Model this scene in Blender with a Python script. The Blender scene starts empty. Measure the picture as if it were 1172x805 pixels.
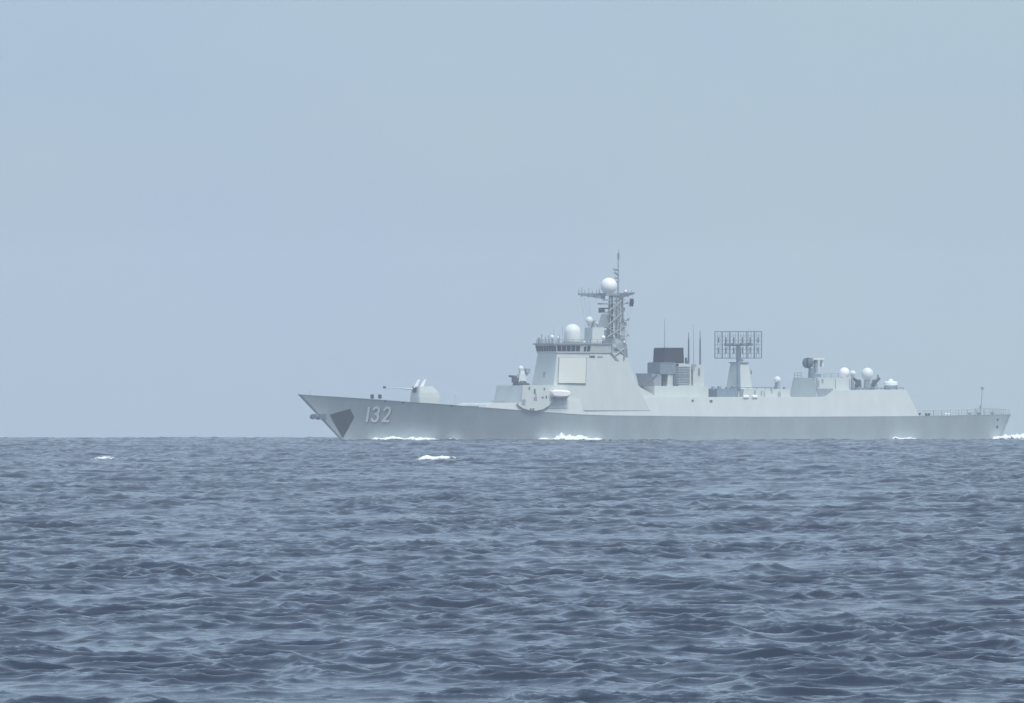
import bpy, bmesh, math, random
import numpy as np
from mathutils import Vector, Matrix
from mathutils.bvhtree import BVHTree

random.seed(7)
R_ = math.radians
scene = bpy.context.scene
COL = scene.collection

# ------------------------------------------------------------------ camera, sky, sun, exposure
DIST = 2000.0                 # camera to ship
FPX = 11204.0                 # focal length in photograph pixels (1172 wide)
RAD = 136000.0                # radius of the curved sea
CAM_Z = 5.29
PITCH = 0.006459
cam_d = bpy.data.cameras.new('camera')
cam_d.sensor_width = 36.0
cam_d.lens = 36.0 * FPX / 1172.0
cam_d.clip_start = 1.0
cam_d.clip_end = 20000.0
cam = bpy.data.objects.new('camera', cam_d)
COL.objects.link(cam)
cam.location = (0, -DIST, CAM_Z)
cam.rotation_euler = (math.pi / 2 + PITCH, 0, 0)
scene.camera = cam

SUN_EL, SUN_AZ = R_(56), R_(150)      # azimuth clockwise from +Y (north)
world = bpy.data.worlds.new('World')
scene.world = world
world.use_nodes = True
wn, wl = world.node_tree.nodes, world.node_tree.links
bg = wn['Background']
sky = wn.new('ShaderNodeTexSky')
sky.sky_type = 'NISHITA'
sky.sun_disc = False
sky.sun_elevation = SUN_EL
sky.sun_rotation = SUN_AZ
sky.air_density = 1.3
sky.dust_density = 0.4
sky.ozone_density = 3.0
veil = wn.new('ShaderNodeMixRGB')                 # thin overcast: the clear sky mostly veiled by pale grey blue
veil.inputs[0].default_value = 0.88
veil.inputs[2].default_value = (2.4, 3.4, 4.75, 1)
wtc = wn.new('ShaderNodeTexCoord')
wmp = wn.new('ShaderNodeMapping'); wmp.inputs['Scale'].default_value = (14, 14, 26)
wnz = wn.new('ShaderNodeTexNoise'); wnz.inputs['Scale'].default_value = 1.0; wnz.inputs['Detail'].default_value = 4
wcl = wn.new('ShaderNodeValToRGB')                 # very soft cloud tone in the veil
wcl.color_ramp.elements[0].position = 0.3; wcl.color_ramp.elements[0].color = (0.48, 0.68, 0.97, 1)
wcl.color_ramp.elements[1].position = 0.7; wcl.color_ramp.elements[1].color = (0.54, 0.765, 0.92, 1)
wgn = wn.new('ShaderNodeMixRGB'); wgn.blend_type = 'MULTIPLY'; wgn.inputs[0].default_value = 1.0
wgn.inputs[2].default_value = (4.9, 4.9, 4.9, 1)
wl.new(wtc.outputs['Generated'], wmp.inputs[0]); wl.new(wmp.outputs[0], wnz.inputs['Vector'])
wl.new(wnz.outputs[0], wcl.inputs[0]); wl.new(wcl.outputs[0], wgn.inputs[1]); wsx = wn.new('ShaderNodeSeparateXYZ'); wl.new(wtc.outputs['Generated'], wsx.inputs[0])
wmr = wn.new('ShaderNodeMapRange'); wmr.interpolation_type = 'SMOOTHSTEP'   # haze is brighter higher up, toward the veiled sun
wmr.inputs[1].default_value, wmr.inputs[2].default_value = 0.03, 0.30
wmx = wn.new('ShaderNodeMixRGB')
wmx.inputs[1].default_value = (4.75, 4.75, 4.75, 1); wmx.inputs[2].default_value = (7.1, 6.7, 6.75, 1)
wl.new(wsx.outputs[2], wmr.inputs[0]); wl.new(wmr.outputs[0], wmx.inputs[0]); wl.new(wmx.outputs[0], wgn.inputs[2]); wl.new(wgn.outputs[0], veil.inputs[2])
wl.new(sky.outputs[0], veil.inputs[1])
wl.new(veil.outputs[0], bg.inputs[0])
bg.inputs[1].default_value = 0.10

sun_d = bpy.data.lights.new('sun', 'SUN')
sun_d.energy = 2.0
sun_d.angle = R_(25)
sun_d.color = (1.0, 0.96, 0.9)
sun = bpy.data.objects.new('sun', sun_d)
COL.objects.link(sun)
sdir = Vector((math.sin(SUN_AZ) * math.cos(SUN_EL), math.cos(SUN_AZ) * math.cos(SUN_EL), math.sin(SUN_EL)))
sun.rotation_euler = sdir.to_track_quat('Z', 'Y').to_euler()
sun.location = (0, 0, 300)

scene.view_settings.view_transform = 'Standard'
scene.view_settings.look = 'None'
scene.view_settings.exposure = 0.52
scene.view_settings.gamma = 1.0
scene.render.engine = 'CYCLES'
scene.cycles.use_denoising = True
scene.cycles.max_bounces = 6
scene.cycles.volume_bounces = 2
HAZE_DENSITY = 0.00015

# ------------------------------------------------------------------ materials
def mat(name, col, rough=0.55, var=0.06, scale=0.6, metal=0.0, streak=False):
    m = bpy.data.materials.new(name)
    m.use_nodes = True
    nt = m.node_tree
    b = nt.nodes['Principled BSDF']
    b.inputs['Roughness'].default_value = rough
    b.inputs['Metallic'].default_value = metal
    tc = nt.nodes.new('ShaderNodeTexCoord')
    mp = nt.nodes.new('ShaderNodeMapping')
    mp.inputs['Scale'].default_value = (1.0, 1.0, 0.22) if streak else (1, 1, 1)
    nz = nt.nodes.new('ShaderNodeTexNoise')
    nz.inputs['Scale'].default_value = scale
    nz.inputs['Detail'].default_value = 5
    nz.inputs['Roughness'].default_value = 0.65
    rp = nt.nodes.new('ShaderNodeValToRGB')
    rp.color_ramp.elements[0].position = 0.3
    rp.color_ramp.elements[1].position = 0.7
    rp.color_ramp.elements[0].color = tuple(c * (1 - var * 1.6) for c in col) + (1,)
    rp.color_ramp.elements[1].color = tuple(min(1, c * (1 + var)) for c in col) + (1,)
    nt.links.new(tc.outputs['Object'], mp.inputs[0])
    nt.links.new(mp.outputs[0], nz.inputs['Vector'])
    nt.links.new(nz.outputs[0], rp.inputs[0])
    nt.links.new(rp.outputs[0], b.inputs['Base Color'])
    return m

M = {
    'hull':   mat('naval_grey_hull', (0.42, 0.49, 0.50), 0.5, 0.08, 0.22, streak=True),
    'grey':   mat('naval_grey', (0.58, 0.62, 0.59), 0.5, 0.04, 0.5, streak=True),
    'mast':   mat('mast_grey', (0.40, 0.44, 0.46), 0.55, 0.06, 1.0),
    'mid':    mat('mid_grey', (0.29, 0.33, 0.36), 0.55, 0.08, 1.5),
    'deck':   mat('deck_grey', (0.20, 0.22, 0.22), 0.8, 0.1, 1.0),
    'panel':  mat('radar_face', (0.70, 0.72, 0.63), 0.5, 0.02, 2.0),
    'white':  mat('white_gelcoat', (0.93, 0.93, 0.91), 0.4, 0.03, 1.0),
    'dome':   mat('radome_white', (0.78, 0.80, 0.76), 0.45, 0.04, 0.8),
    'dark':   mat('dark_fittings', (0.06, 0.07, 0.09), 0.6, 0.15, 2.0),
    'soot':   mat('funnel_black', (0.012, 0.02, 0.042), 0.7, 0.2, 2.0),
    'patch': mat('dark_panel', (0.018, 0.032, 0.055), 0.6, 0.12, 0.8),
    'slate':  mat('slate_paint', (0.10, 0.14, 0.19), 0.6, 0.12, 0.8),
    'blue':   mat('blue_grey', (0.19, 0.26, 0.31), 0.55, 0.08, 1.0),
    'glass':  mat('window_glass', (0.02, 0.03, 0.05), 0.15, 0.05, 1.0),
    'flag':   mat('flag_cloth', (0.05, 0.03, 0.05), 0.8, 0.15, 3.0),
}

# water
def water_mat():
    m = bpy.data.materials.new('sea_water')
    m.use_nodes = True
    nt = m.node_tree
    b = nt.nodes['Principled BSDF']
    b.inputs['Base Color'].default_value = (0.011, 0.019, 0.038, 1)
    b.inputs['Roughness'].default_value = 0.08
    b.inputs['IOR'].default_value = 1.333
    tc = nt.nodes.new('ShaderNodeTexCoord')
    gn = nt.nodes.new('ShaderNodeTexNoise')        # gusts: smoother and rougher bands of water
    gn.inputs['Scale'].default_value = 0.10
    gn.inputs['Detail'].default_value = 3
    gm = nt.nodes.new('ShaderNodeMapping'); gm.inputs['Scale'].default_value = (0.45, 1, 1)
    nt.links.new(tc.outputs['Object'], gm.inputs[0]); nt.links.new(gm.outputs[0], gn.inputs['Vector'])
    gr = nt.nodes.new('ShaderNodeMapRange')
    gr.inputs[1].default_value, gr.inputs[2].default_value = 0.35, 0.65
    gr.inputs[3].default_value, gr.inputs[4].default_value = 0.2, 1.3
    nt.links.new(gn.outputs[0], gr.inputs[0])
    prev = None
    for sc, dist, st, stretch in ((3.2, 0.05, 0.5, 1.4), (7.0, 0.025, 0.5, 1.3)):
        mp = nt.nodes.new('ShaderNodeMapping')
        mp.inputs['Scale'].default_value = (1.0 / stretch, 1.0, 1.0)
        mp.inputs['Rotation'].default_value = (0, 0, R_(14))
        nz = nt.nodes.new('ShaderNodeTexNoise')
        nz.inputs['Scale'].default_value = sc
        nz.inputs['Detail'].default_value = 3
        nz.inputs['Roughness'].default_value = 0.55
        nz.inputs['Distortion'].default_value = 0.8
        nz.noise_type = 'RIDGED_MULTIFRACTAL'
        nz.normalize = True
        bp = nt.nodes.new('ShaderNodeBump')
        sm = nt.nodes.new('ShaderNodeMath'); sm.operation = 'MULTIPLY'; sm.inputs[1].default_value = st
        nt.links.new(gr.outputs[0], sm.inputs[0]); nt.links.new(sm.outputs[0], bp.inputs['Strength'])
        bp.inputs['Distance'].default_value = dist
        nt.links.new(tc.outputs['Object'], mp.inputs[0])
        nt.links.new(mp.outputs[0], nz.inputs['Vector'])
        nt.links.new(nz.outputs[0], bp.inputs['Height'])
        if prev:
            nt.links.new(prev.outputs[0], bp.inputs['Normal'])
        prev = bp
    nt.links.new(prev.outputs[0], b.inputs['Normal'])
    return m

def foam_mat():
    m = bpy.data.materials.new('white_water')
    m.use_nodes = True
    nt = m.node_tree
    b = nt.nodes['Principled BSDF']
    b.inputs['Base Color'].default_value = (0.86, 0.88, 0.88, 1)
    b.inputs['Roughness'].default_value = 0.8
    tc = nt.nodes.new('ShaderNodeTexCoord')
    nz = nt.nodes.new('ShaderNodeTexNoise')
    nz.inputs['Scale'].default_value = 2.0
    nz.inputs['Detail'].default_value = 6
    nt.links.new(tc.outputs['Object'], nz.inputs['Vector'])
    at = nt.nodes.new('ShaderNodeAttribute'); at.attribute_name = 'cover'
    ad = nt.nodes.new('ShaderNodeMath'); ad.operation = 'ADD'
    nt.links.new(nz.outputs[0], ad.inputs[0]); nt.links.new(at.outputs['Fac'], ad.inputs[1])
    rp = nt.nodes.new('ShaderNodeValToRGB')
    rp.color_ramp.elements[0].position = 0.62
    rp.color_ramp.elements[1].position = 0.78
    nt.links.new(ad.outputs[0], rp.inputs[0])
    nt.links.new(rp.outputs[0], b.inputs['Alpha'])
    return m
M['water'] = water_mat()
M['foam'] = foam_mat()

# ------------------------------------------------------------------ the sea: one curved sheet of wind waves
rng = np.random.default_rng(11)
BANDS = ((14, 32, 22, 0.022, 0.4), (7, 14, 24, 0.048, 0.7), (3.5, 7, 26, 0.058, 1.0), (1.8, 3.5, 28, 0.052, 1.1), (0.9, 1.8, 28, 0.034, 0.9), (0.5, 0.9, 24, 0.028, 0.8))
CREASES = ((10, 17, 16, 0.125), (5, 9, 18, 0.15), (2.4, 4.4, 20, 0.105), (1.2, 2.2, 22, 0.092), (0.65, 1.1, 22, 0.078))
WIND = -math.pi / 2 + 0.22                        # waves run toward the camera, a little across
WAVES = []
SCALE = 0.76
for l0, l1, n, slope, peak in BANDS:              # octaves of wind sea: slope, and how peaked the crests are
    lam = SCALE * np.exp(rng.uniform(math.log(l0), math.log(l1), n))
    k = 2 * np.pi / lam
    th = WIND + rng.normal(0, 1, n) * (0.33 if l0 > 10 else 0.42 if l0 > 3 else 0.55)
    a = slope * math.sqrt(2.0 / n) / k
    WAVES.append((lam, k, th, a, rng.uniform(0, 2 * np.pi, n), peak))
RIDGES = []
for l0, l1, n, slope in CREASES:                  # creased crest lines between hollow troughs
    lam = SCALE * np.exp(rng.uniform(math.log(l0), math.log(l1), n)); k = 2 * np.pi / lam
    th = WIND + rng.normal(0, 1, n) * 0.55
    RIDGES.append((lam, k, th, slope / float(np.sqrt((k ** 2).mean())), rng.uniform(0, 2 * np.pi, n)))
SIG_LONG = math.sqrt(sum(float((w[3] ** 2).sum()) / 2 for w in WAVES[:3]))
CHOP = 0.60
LEAN = 0.18

GROUPS = []
for l0, l1, n, g in ((45, 130, 10, 0.34), (16, 45, 12, 0.32)):      # wave groups: rougher and calmer patches
    lam = np.exp(rng.uniform(math.log(l0), math.log(l1), n)); k = 2 * np.pi / lam
    th = WIND + rng.normal(0, 1, n) * 1.0
    GROUPS.append((k * np.cos(th), k * np.sin(th), rng.uniform(0, 2 * np.pi, n), g * math.sqrt(2.0 / n)))
def sea_at(x, y, spacing):
    """undisturbed grid (x, y) -> displaced x, y, z and a breaking measure"""
    x = np.asarray(x, np.float32); y = np.asarray(y, np.float32)
    dx = np.zeros_like(x); dy = np.zeros_like(x); z = np.zeros_like(x); jac = np.zeros_like(x)
    env = np.zeros_like(x)
    for kx, ky, p0, g in GROUPS:
        for i in range(len(kx)):
            env += np.float32(g) * np.cos((kx[i] * x + ky[i] * y + p0[i]).astype(np.float32))
    env = np.clip(np.exp(env), 0.4, 1.4).astype(np.float32)
    for nb, (lam, k, th, a, ph, peak) in enumerate(WAVES):
        sb = np.zeros_like(x); any_ = False
        sig = math.sqrt(float((a ** 2).sum()) / 2)
        gust = np.clip(0.7 + 0.55 * z / np.float32(SIG_LONG), 0.2, 1.8) if nb >= 3 else (env if nb >= 1 else np.float32(1))
        for i in range(len(lam)):
            w = np.clip((lam[i] / spacing - 2.5) / 2.5, 0, 1)
            if np.max(w) <= 0: continue
            any_ = True
            p = (k[i] * math.cos(th[i]) * x + k[i] * math.sin(th[i]) * y + ph[i]).astype(np.float32)
            s, c = np.sin(p), np.cos(p)
            A = (a[i] * w * gust).astype(np.float32)
            sb += A * c
            dx -= A * np.float32((CHOP if nb < 3 else .45) * math.cos(th[i])) * s
            dy -= A * np.float32((CHOP if nb < 3 else .45) * math.sin(th[i])) * s
            jac += A * np.float32(k[i]) * c
        if any_:                                  # sharpen: peaked crests over flat troughs
            m, sd = math.exp(peak * peak / 2), math.exp(peak * peak / 2) * math.sqrt(math.exp(peak * peak) - 1)
            zb = (np.exp(1.9 * np.tanh(sb / sig / 1.9) * peak) - m) / sd * sig
            z += zb.astype(np.float32)
            dx += np.float32(LEAN * math.cos(WIND)) * zb.astype(np.float32); dy += np.float32(LEAN * math.sin(WIND)) * zb.astype(np.float32)
    prev = env
    for lam, k, th, a, ph in RIDGES:
        q = np.zeros_like(x); wt = np.clip((float(np.median(lam)) / spacing - 4) / 4, 0, 1)
        if np.max(wt) <= 0: break
        for i in range(len(lam)):
            q += np.cos((k[i] * math.cos(th[i]) * x + k[i] * math.sin(th[i]) * y + ph[i]).astype(np.float32))
        q *= np.float32(math.sqrt(2.0 / len(lam)))
        rg = np.float32(0.85) - np.power(q * q + np.float32(0.0025), np.float32(0.36))
        zb = (1.38 * a * wt * prev * rg).astype(np.float32)
        z += zb
        dx += np.float32(LEAN * math.cos(WIND)) * zb; dy += np.float32(LEAN * math.sin(WIND)) * zb
        prev = np.clip(prev * (np.float32(0.80) + np.float32(1.2) * rg), 0.10, 1.45)
    X, Y = x + dx, y + dy
    return X, Y, z - (X * X + Y * Y) / (2 * RAD), jac

def build_sea():
    d = [3.0]
    while d[-1] < 2900:
        v = d[-1]
        d.append(v + (max(0.0005 * v, 0.17) if v > 330 else max(0.6, 0.03 * v)))
    d = np.array(d, np.float64)
    step = np.gradient(d)
    inner = np.arange(-0.078, 0.0781, 0.00023)
    out, st = [0.0783], 0.00023
    while out[-1] < 0.75:                         # coarser step by step away to the sides
        st *= 1.03; out.append(out[-1] + st)
    out = np.array(out)
    tanx = np.concatenate([-out[::-1], inner, out])
    nr, nc = len(d), len(tanx)
    co = np.zeros((nr, nc, 3), np.float32); fm = np.zeros((nr, nc), np.float32)
    csp = np.gradient(tanx)
    for r0 in range(0, nr, 200):
        dd = d[r0:r0 + 200, None]
        x = dd * tanx[None, :]; y = np.broadcast_to(dd - DIST, x.shape)
        sp = np.maximum(np.broadcast_to(step[r0:r0 + 200, None] * 0.8, x.shape), dd * csp[None, :] * 0.8)
        X, Y, Z, J = sea_at(x, y, sp)
        co[r0:r0 + 200, :, 0] = X; co[r0:r0 + 200, :, 1] = Y; co[r0:r0 + 200, :, 2] = Z
        fm[r0:r0 + 200] = J
    # a crest may stand upright but never fold over itself
    co[:, :, 1] = np.maximum.accumulate(co[:, :, 1], axis=0) + (np.arange(nr, dtype=np.float32) * 2e-3)[:, None]
    co[:, :, 0] = np.maximum.accumulate(co[:, :, 0], axis=1) + ((np.arange(nc, dtype=np.float32) - nc / 2) * 1e-3)[None, :]
    me = bpy.data.meshes.new('sea')
    nv = nr * nc
    idx = np.arange(nv, dtype=np.int32).reshape(nr, nc)
    q = np.stack([idx[:-1, :-1], idx[:-1, 1:], idx[1:, 1:], idx[1:, :-1]], -1).reshape(-1, 4)
    me.vertices.add(nv); me.vertices.foreach_set('co', co.reshape(-1))
    me.loops.add(q.size); me.loops.foreach_set('vertex_index', q.reshape(-1))
    me.polygons.add(len(q))
    me.polygons.foreach_set('loop_start', np.arange(0, q.size, 4, dtype=np.int32))
    me.polygons.foreach_set('loop_total', np.full(len(q), 4, np.int32))
    me.polygons.foreach_set('use_smooth', np.ones(len(q), bool))
    me.update(); me.validate()
    o = bpy.data.objects.new('sea', me)
    me.materials.append(M['water'])
    COL.objects.link(o)
    o['kind'] = 'structure'
    o['label'] = 'choppy blue grey open sea with short wind waves'
    o['category'] = 'sea'
build_sea()

# ------------------------------------------------------------------ helpers for the ship
THETA = R_(25)                                     # bow swung toward the viewer
L = 158.0
SHIP_X = (749.0 - 586.0) * DIST / FPX - 1.9
O = Vector((SHIP_X, 0, 0))
AX = Vector((math.cos(THETA), math.sin(THETA), 0))          # aft
AY = Vector((-math.sin(THETA), math.cos(THETA), 0))         # starboard
CAMP = Vector((0, -DIST, CAM_Z))
cp, sp_ = math.cos(PITCH), math.sin(PITCH)

def ray(px, py):
    u, v = (px - 586.0) / FPX, (402.5 - py) / FPX
    return Vector((u, cp - v * sp_, sp_ + v * cp))

def P(px, py, b=0.0):
    """measured photo position -> ship coordinates (x aft, y starboard, z up) on the plane b metres to port"""
    r = ray(px, py)
    t = (-b - (CAMP - O).dot(AY)) / r.dot(AY)
    p = CAMP + r * t - O
    return Vector((p.dot(AX), -b, p.z))

def Q(p):
    """ship coordinates -> photo position"""
    w = O + AX * p[0] + AY * p[1] + Vector((0, 0, p[2])) - CAMP
    dep = w.y * cp + w.z * sp_
    up = -w.y * sp_ + w.z * cp
    return 586 + FPX * w.x / dep, 402.5 - FPX * up / dep

S = DIST / FPX                                     # metres per photo pixel at the ship
K = math.sin(THETA) / S                            # pixels per metre athwartships

def obj(name, bm, m, parent=None, smooth=False, label=None):
    me = bpy.data.meshes.new(name)
    bmesh.ops.recalc_face_normals(bm, faces=bm.faces)
    bm.to_mesh(me); bm.free()
    if smooth:
        for p in me.polygons: p.use_smooth = True
    me.materials.append(m)
    o = bpy.data.objects.new(name, me)
    COL.objects.link(o)
    if parent: o.parent = parent
    if label: o['label'] = label
    return o

def loft(bm, loops, cap=True, closed=True):
    rows = [[bm.verts.new(p) for p in lp] for lp in loops]
    n = len(rows[0])
    for a, b in zip(rows, rows[1:]):
        for i in range(n if closed else n - 1):
            bm.faces.new((a[i], a[(i + 1) % n], b[(i + 1) % n], b[i]))
    if cap and closed:
        bm.faces.new(rows[0][::-1]); bm.faces.new(rows[-1])
    return bm

def box(bm, x0, x1, y0, y1, z0, z1, inset=(0, 0, 0, 0)):
    """inset of the top: front, aft, starboard, port"""
    f, a, s, p = inset
    lo = [(x0, y0, z0), (x1, y0, z0), (x1, y1, z0), (x0, y1, z0)]
    hi = [(x0 + f, y0 + p, z1), (x1 - a, y0 + p, z1), (x1 - a, y1 - s, z1), (x0 + f, y1 - s, z1)]
    return loft(bm, [lo, hi])

def bxp(bm, px0, px1, py0, py1, w, bc=0.0, inset=(0, 0, 0, 0)):
    """box from its measured outline: overall left/right/top/bottom, width w athwartships centred at bc to port"""
    b0, b1 = bc - w / 2, bc + w / 2
    x0 = P(px0, py1, b0).x; x1 = P(px1, py1, b1).x
    if x1 < x0 + 0.2:
        mid = (x0 + x1) / 2; x0, x1 = mid - 0.25, mid + 0.25
    return box(bm, x0, x1, -b1, -b0, P(px1, py1, b1).z, P(px1, py0, b1).z, inset)

def tube(bm, a, b, r0, r1=None, n=8):
    a, b = Vector(a), Vector(b); r1 = r0 if r1 is None else r1
    d = (b - a).normalized()
    u = d.cross(Vector((0, 0, 1)) if abs(d.z) < 0.9 else Vector((1, 0, 0))).normalized(); v = d.cross(u)
    ring = lambda c, r: [c + u * math.cos(2 * math.pi * i / n) * r + v * math.sin(2 * math.pi * i / n) * r for i in range(n)]
    return loft(bm, [ring(a, r0), ring(b, r1)])

def lathe(bm, c, prof, n=24):
    c = Vector(c)
    return loft(bm, [[c + Vector((math.cos(2 * math.pi * i / n) * r, math.sin(2 * math.pi * i / n) * r, z)) for i in range(n)] for r, z in prof])

def dome_prof(r, h_cyl, r_neck=None):
    pr = [(r * 0.98 if r_neck is None else r_neck, 0)]
    if r_neck is None:
        pr.append((r, h_cyl))
        st = 0
    else:
        st = -0.9
    for i in range(9):
        t = st + (math.pi / 2 - 0.05 - st) * i / 8
        z = r * math.sin(t)
        pr.append((r * math.cos(t), (h_cyl + z) if r_neck is None else (r_neck and z + h_cyl)))
    pr.append((0.02, pr[-1][1] + 0.01))
    return pr

NB = bmesh.new

# ------------------------------------------------------------------ the warship
ship = bpy.data.objects.new('warship', None)
COL.objects.link(ship)
ship.location = O
ship.rotation_euler = (0, 0, THETA)
ship['label'] = 'long pale grey naval destroyer numbered 132 steaming across the sea'
ship['category'] = 'warship'

DECK_PX = [330, 341, 385, 430, 470, 500, 530, 565, 600, 660, 700, 800, 870, 960, 1050, 1100, 1157, 1180]
DECK_PY = [450.5, 451.5, 454.2, 457.2, 460.2, 462.2, 464.6, 467.2, 470, 474.2, 475.6, 476.8, 477.2, 477, 476.4, 475.6, 474.4, 474]
x_bow = P(341, 451.5, 0).x
x_stern = P(1157, 474.4, 7.8).x
x_stem_w = P(391, 505, 0).x
x_stern_w = P(1145, 504, 6.9).x
LT = [0, .03, .06, .10, .15, .2, .3, .4, .5, .7, .85, 1.0]
BD = [.12, 1.6, 2.9, 4.4, 5.8, 6.8, 8.0, 8.45, 8.6, 8.6, 8.4, 7.8]
BW = [.05, .5, 1.2, 2.2, 3.5, 4.7, 6.6, 7.6, 7.9, 8.0, 7.7, 6.9]
def smooth_tab(u, tab):
    w = 0.02
    return float(np.mean([np.interp(min(max(u + e, 0), 1), LT, tab) if 0.03 < u < 0.97 else np.interp(u, LT, tab) for e in (-w, 0, w)]))
def deck_z(x, b):
    px, py = Q((x, -b, 6.0))
    for _ in range(3):
        z = P(px, float(np.interp(px, DECK_PX, DECK_PY)), b).z
        px, py = Q((x, -b, z))
    return z
def deck_b(x):
    return smooth_tab((x - x_bow) / (x_stern - x_bow), BD)

def hull_rows(side):
    U = np.concatenate([np.linspace(0, .2, 40), np.linspace(.21, 1, 60)])
    V = [-0.35, 0, .1, .2, .3, .4, .5, .6, .7, .8, .9, 1.0]
    rows = []
    for u in U:
        bd, bw = smooth_tab(u, BD), smooth_tab(u, BW)
        xd = x_bow + u * (x_stern - x_bow)
        zd = deck_z(xd, bd)
        row = []
        for v in V:
            xs = x_bow + (x_stem_w - x_bow) * (1 - v)
            xe = x_stern + (x_stern_w - x_stern) * (1 - v)
            x = xs + u * (xe - xs)
            vv = max(v, 0)
            b = bw + (bd - bw) * vv ** 1.25
            if v < 0: b = bw * 0.97
            row.append(Vector((x, -b * side, zd * v)))
        rows.append(row)
    return rows

hb = NB()
rp, rs = hull_rows(1), hull_rows(-1)
vp = [[hb.verts.new(p) for p in r] for r in rp]
vs = [[hb.verts.new(p) for p in r] for r in rs]
nV = len(rp[0])
for g in (vp, vs):
    for a, b in zip(g, g[1:]):
        for j in range(nV - 1):
            hb.faces.new((a[j], a[j + 1], b[j + 1], b[j]))
for j in range(nV - 1):
    hb.faces.new((vp[0][j], vp[0][j + 1], vs[0][j + 1], vs[0][j]))
    hb.faces.new((vp[-1][j], vp[-1][j + 1], vs[-1][j + 1], vs[-1][j]))
bmesh.ops.triangulate(hb, faces=hb.faces)
bvh_bm = hb.copy()
bvh = BVHTree.FromBMesh(bvh_bm)
hull = obj('hull', hb, M['hull'], ship, smooth=False)
for i, p in enumerate(hull.data.polygons): p.use_smooth = abs(p.normal.x) < 0.95

# weather deck, a hand's breadth under the sheer line
db = NB()
pd = [db.verts.new(r[-1] + Vector((0, 0, -0.12))) for r in rp]
sd = [db.verts.new(r[-1] + Vector((0, 0, -0.12))) for r in rs]
for i in range(len(pd) - 1):
    db.faces.new((pd[i], pd[i + 1], sd[i + 1], sd[i]))
obj('deck', db, M['deck'], ship)

def loc_cam():
    w = CAMP - O
    return Vector((w.dot(AX), w.dot(AY), w.z))
LC = loc_cam()
def on_hull(px, py, off=0.03):
    r = ray(px, py)
    d = Vector((r.dot(AX), r.dot(AY), r.z)).normalized()
    h, n, i, dist = bvh.ray_cast(LC, d)
    if h is None: return None
    if n.dot(d) > 0: n = -n
    return h + n * off

def hull_patch(bm, quad, n=8, off=0.03, thick=0.02):
    """a thin plate following the hull inside four measured corners"""
    a, b, c, d = [Vector((q[0], q[1])) for q in quad]
    g = []
    for i in range(n + 1):
        row = []
        for j in range(n + 1):
            s, t = i / n, j / n
            q = (a * (1 - s) + b * s) * (1 - t) + (d * (1 - s) + c * s) * t
            p = on_hull(q.x, q.y, off)
            row.append(bm.verts.new(p) if p else None)
        g.append(row)
    for i in range(n):
        for j in range(n):
            f = (g[i][j], g[i + 1][j], g[i + 1][j + 1], g[i][j + 1])
            if all(f): bm.faces.new(f)

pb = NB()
hull_patch(pb, [(377.5, 474.5), (400.5, 467.8), (405.5, 477.5), (392.3, 501.5)], 16, 0.10)  # thin dark kite shaped plate laid over the hull side
obj('bow_panel', pb, M['patch'], hull, label='dark slate kite shaped panel beside the stem')

# anchor stowed on the stem
ab = NB()
tube(ab, P(359, 477, 0.0), P(373, 478, 0.3), 0.5, 0.45, 10)
tube(ab, P(357.5, 477, -0.9), P(359.8, 477, 0.9), 0.55, 0.55, 8)
box(ab, P(364, 480, 0).x, P(372, 480, 0).x, -0.7, 0.7, P(370, 480.5, 0).z, P(370, 474, 0).z)
obj('bow_anchor', ab, M['slate'], hull)

# hull number
STROKES = {
    '1': [[(0.5, 0.0), (0.5, 1.0)]],
    '3': [[(0.05, .85), (.2, .97), (.5, 1.0), (.8, .95), (.93, .8), (.85, .6), (.45, .53)],
          [(.45, .53), (.88, .44), (.97, .22), (.8, .05), (.5, 0), (.18, .03), (.02, .17)]],
    '2': [[(.05, .8), (.2, .96), (.5, 1), (.82, .94), (.93, .76), (.8, .52), (.4, .25), (.05, .02)], [(.05, .02), (.98, .02)]],
}
def digit(bm, ch, x0, x1, yt, yb, w, off, dx=0, dy=0):
    for st in STROKES[ch]:
        pts = []
        for a, b in zip(st, st[1:]):
            for k in range(4): pts.append((a[0] + (b[0] - a[0]) * k / 4, a[1] + (b[1] - a[1]) * k / 4))
        pts.append(st[-1])
        q = [Vector((x0 + (x1 - x0) * (u if x1 > x0 + 1 else .5) + (v - .5) * 2.6 + dx, yb + (yt - yb) * v + dy)) for u, v in pts]
        L_, R2 = [], []
        for i, p in enumerate(q):
            t = (q[min(i + 1, len(q) - 1)] - q[max(i - 1, 0)]).normalized()
            nrm = Vector((-t.y, t.x)) * w / 2
            ext = t * (w * .3) * (1 if i == len(q) - 1 else -1 if i == 0 else 0)
            L_.append(p + nrm + ext); R2.append(p - nrm + ext)
        va = [on_hull(p.x, p.y, off) for p in L_]; vb = [on_hull(p.x, p.y, off) for p in R2]
        va = [bm.verts.new(p) for p in va]; vb = [bm.verts.new(p) for p in vb]
        for i in range(len(va) - 1): bm.faces.new((va[i], va[i + 1], vb[i + 1], vb[i]))
for ch, x0, x1 in (('1', 420.6, 421.2), ('3', 426.2, 433.4), ('2', 438.6, 446.2)):
    sb = NB(); digit(sb, ch, x0, x1, 466.2, 482.2, 2.7, 0.08, 0.9, 0.9)
    shade = obj('numeral_shade', sb, M['slate'], hull)
    nb = NB(); digit(nb, ch, x0, x1, 466.2, 482.2, 2.7, 0.13)
    obj('hull_numeral', nb, M['white'], hull, label='white painted numeral ' + ch)

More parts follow.
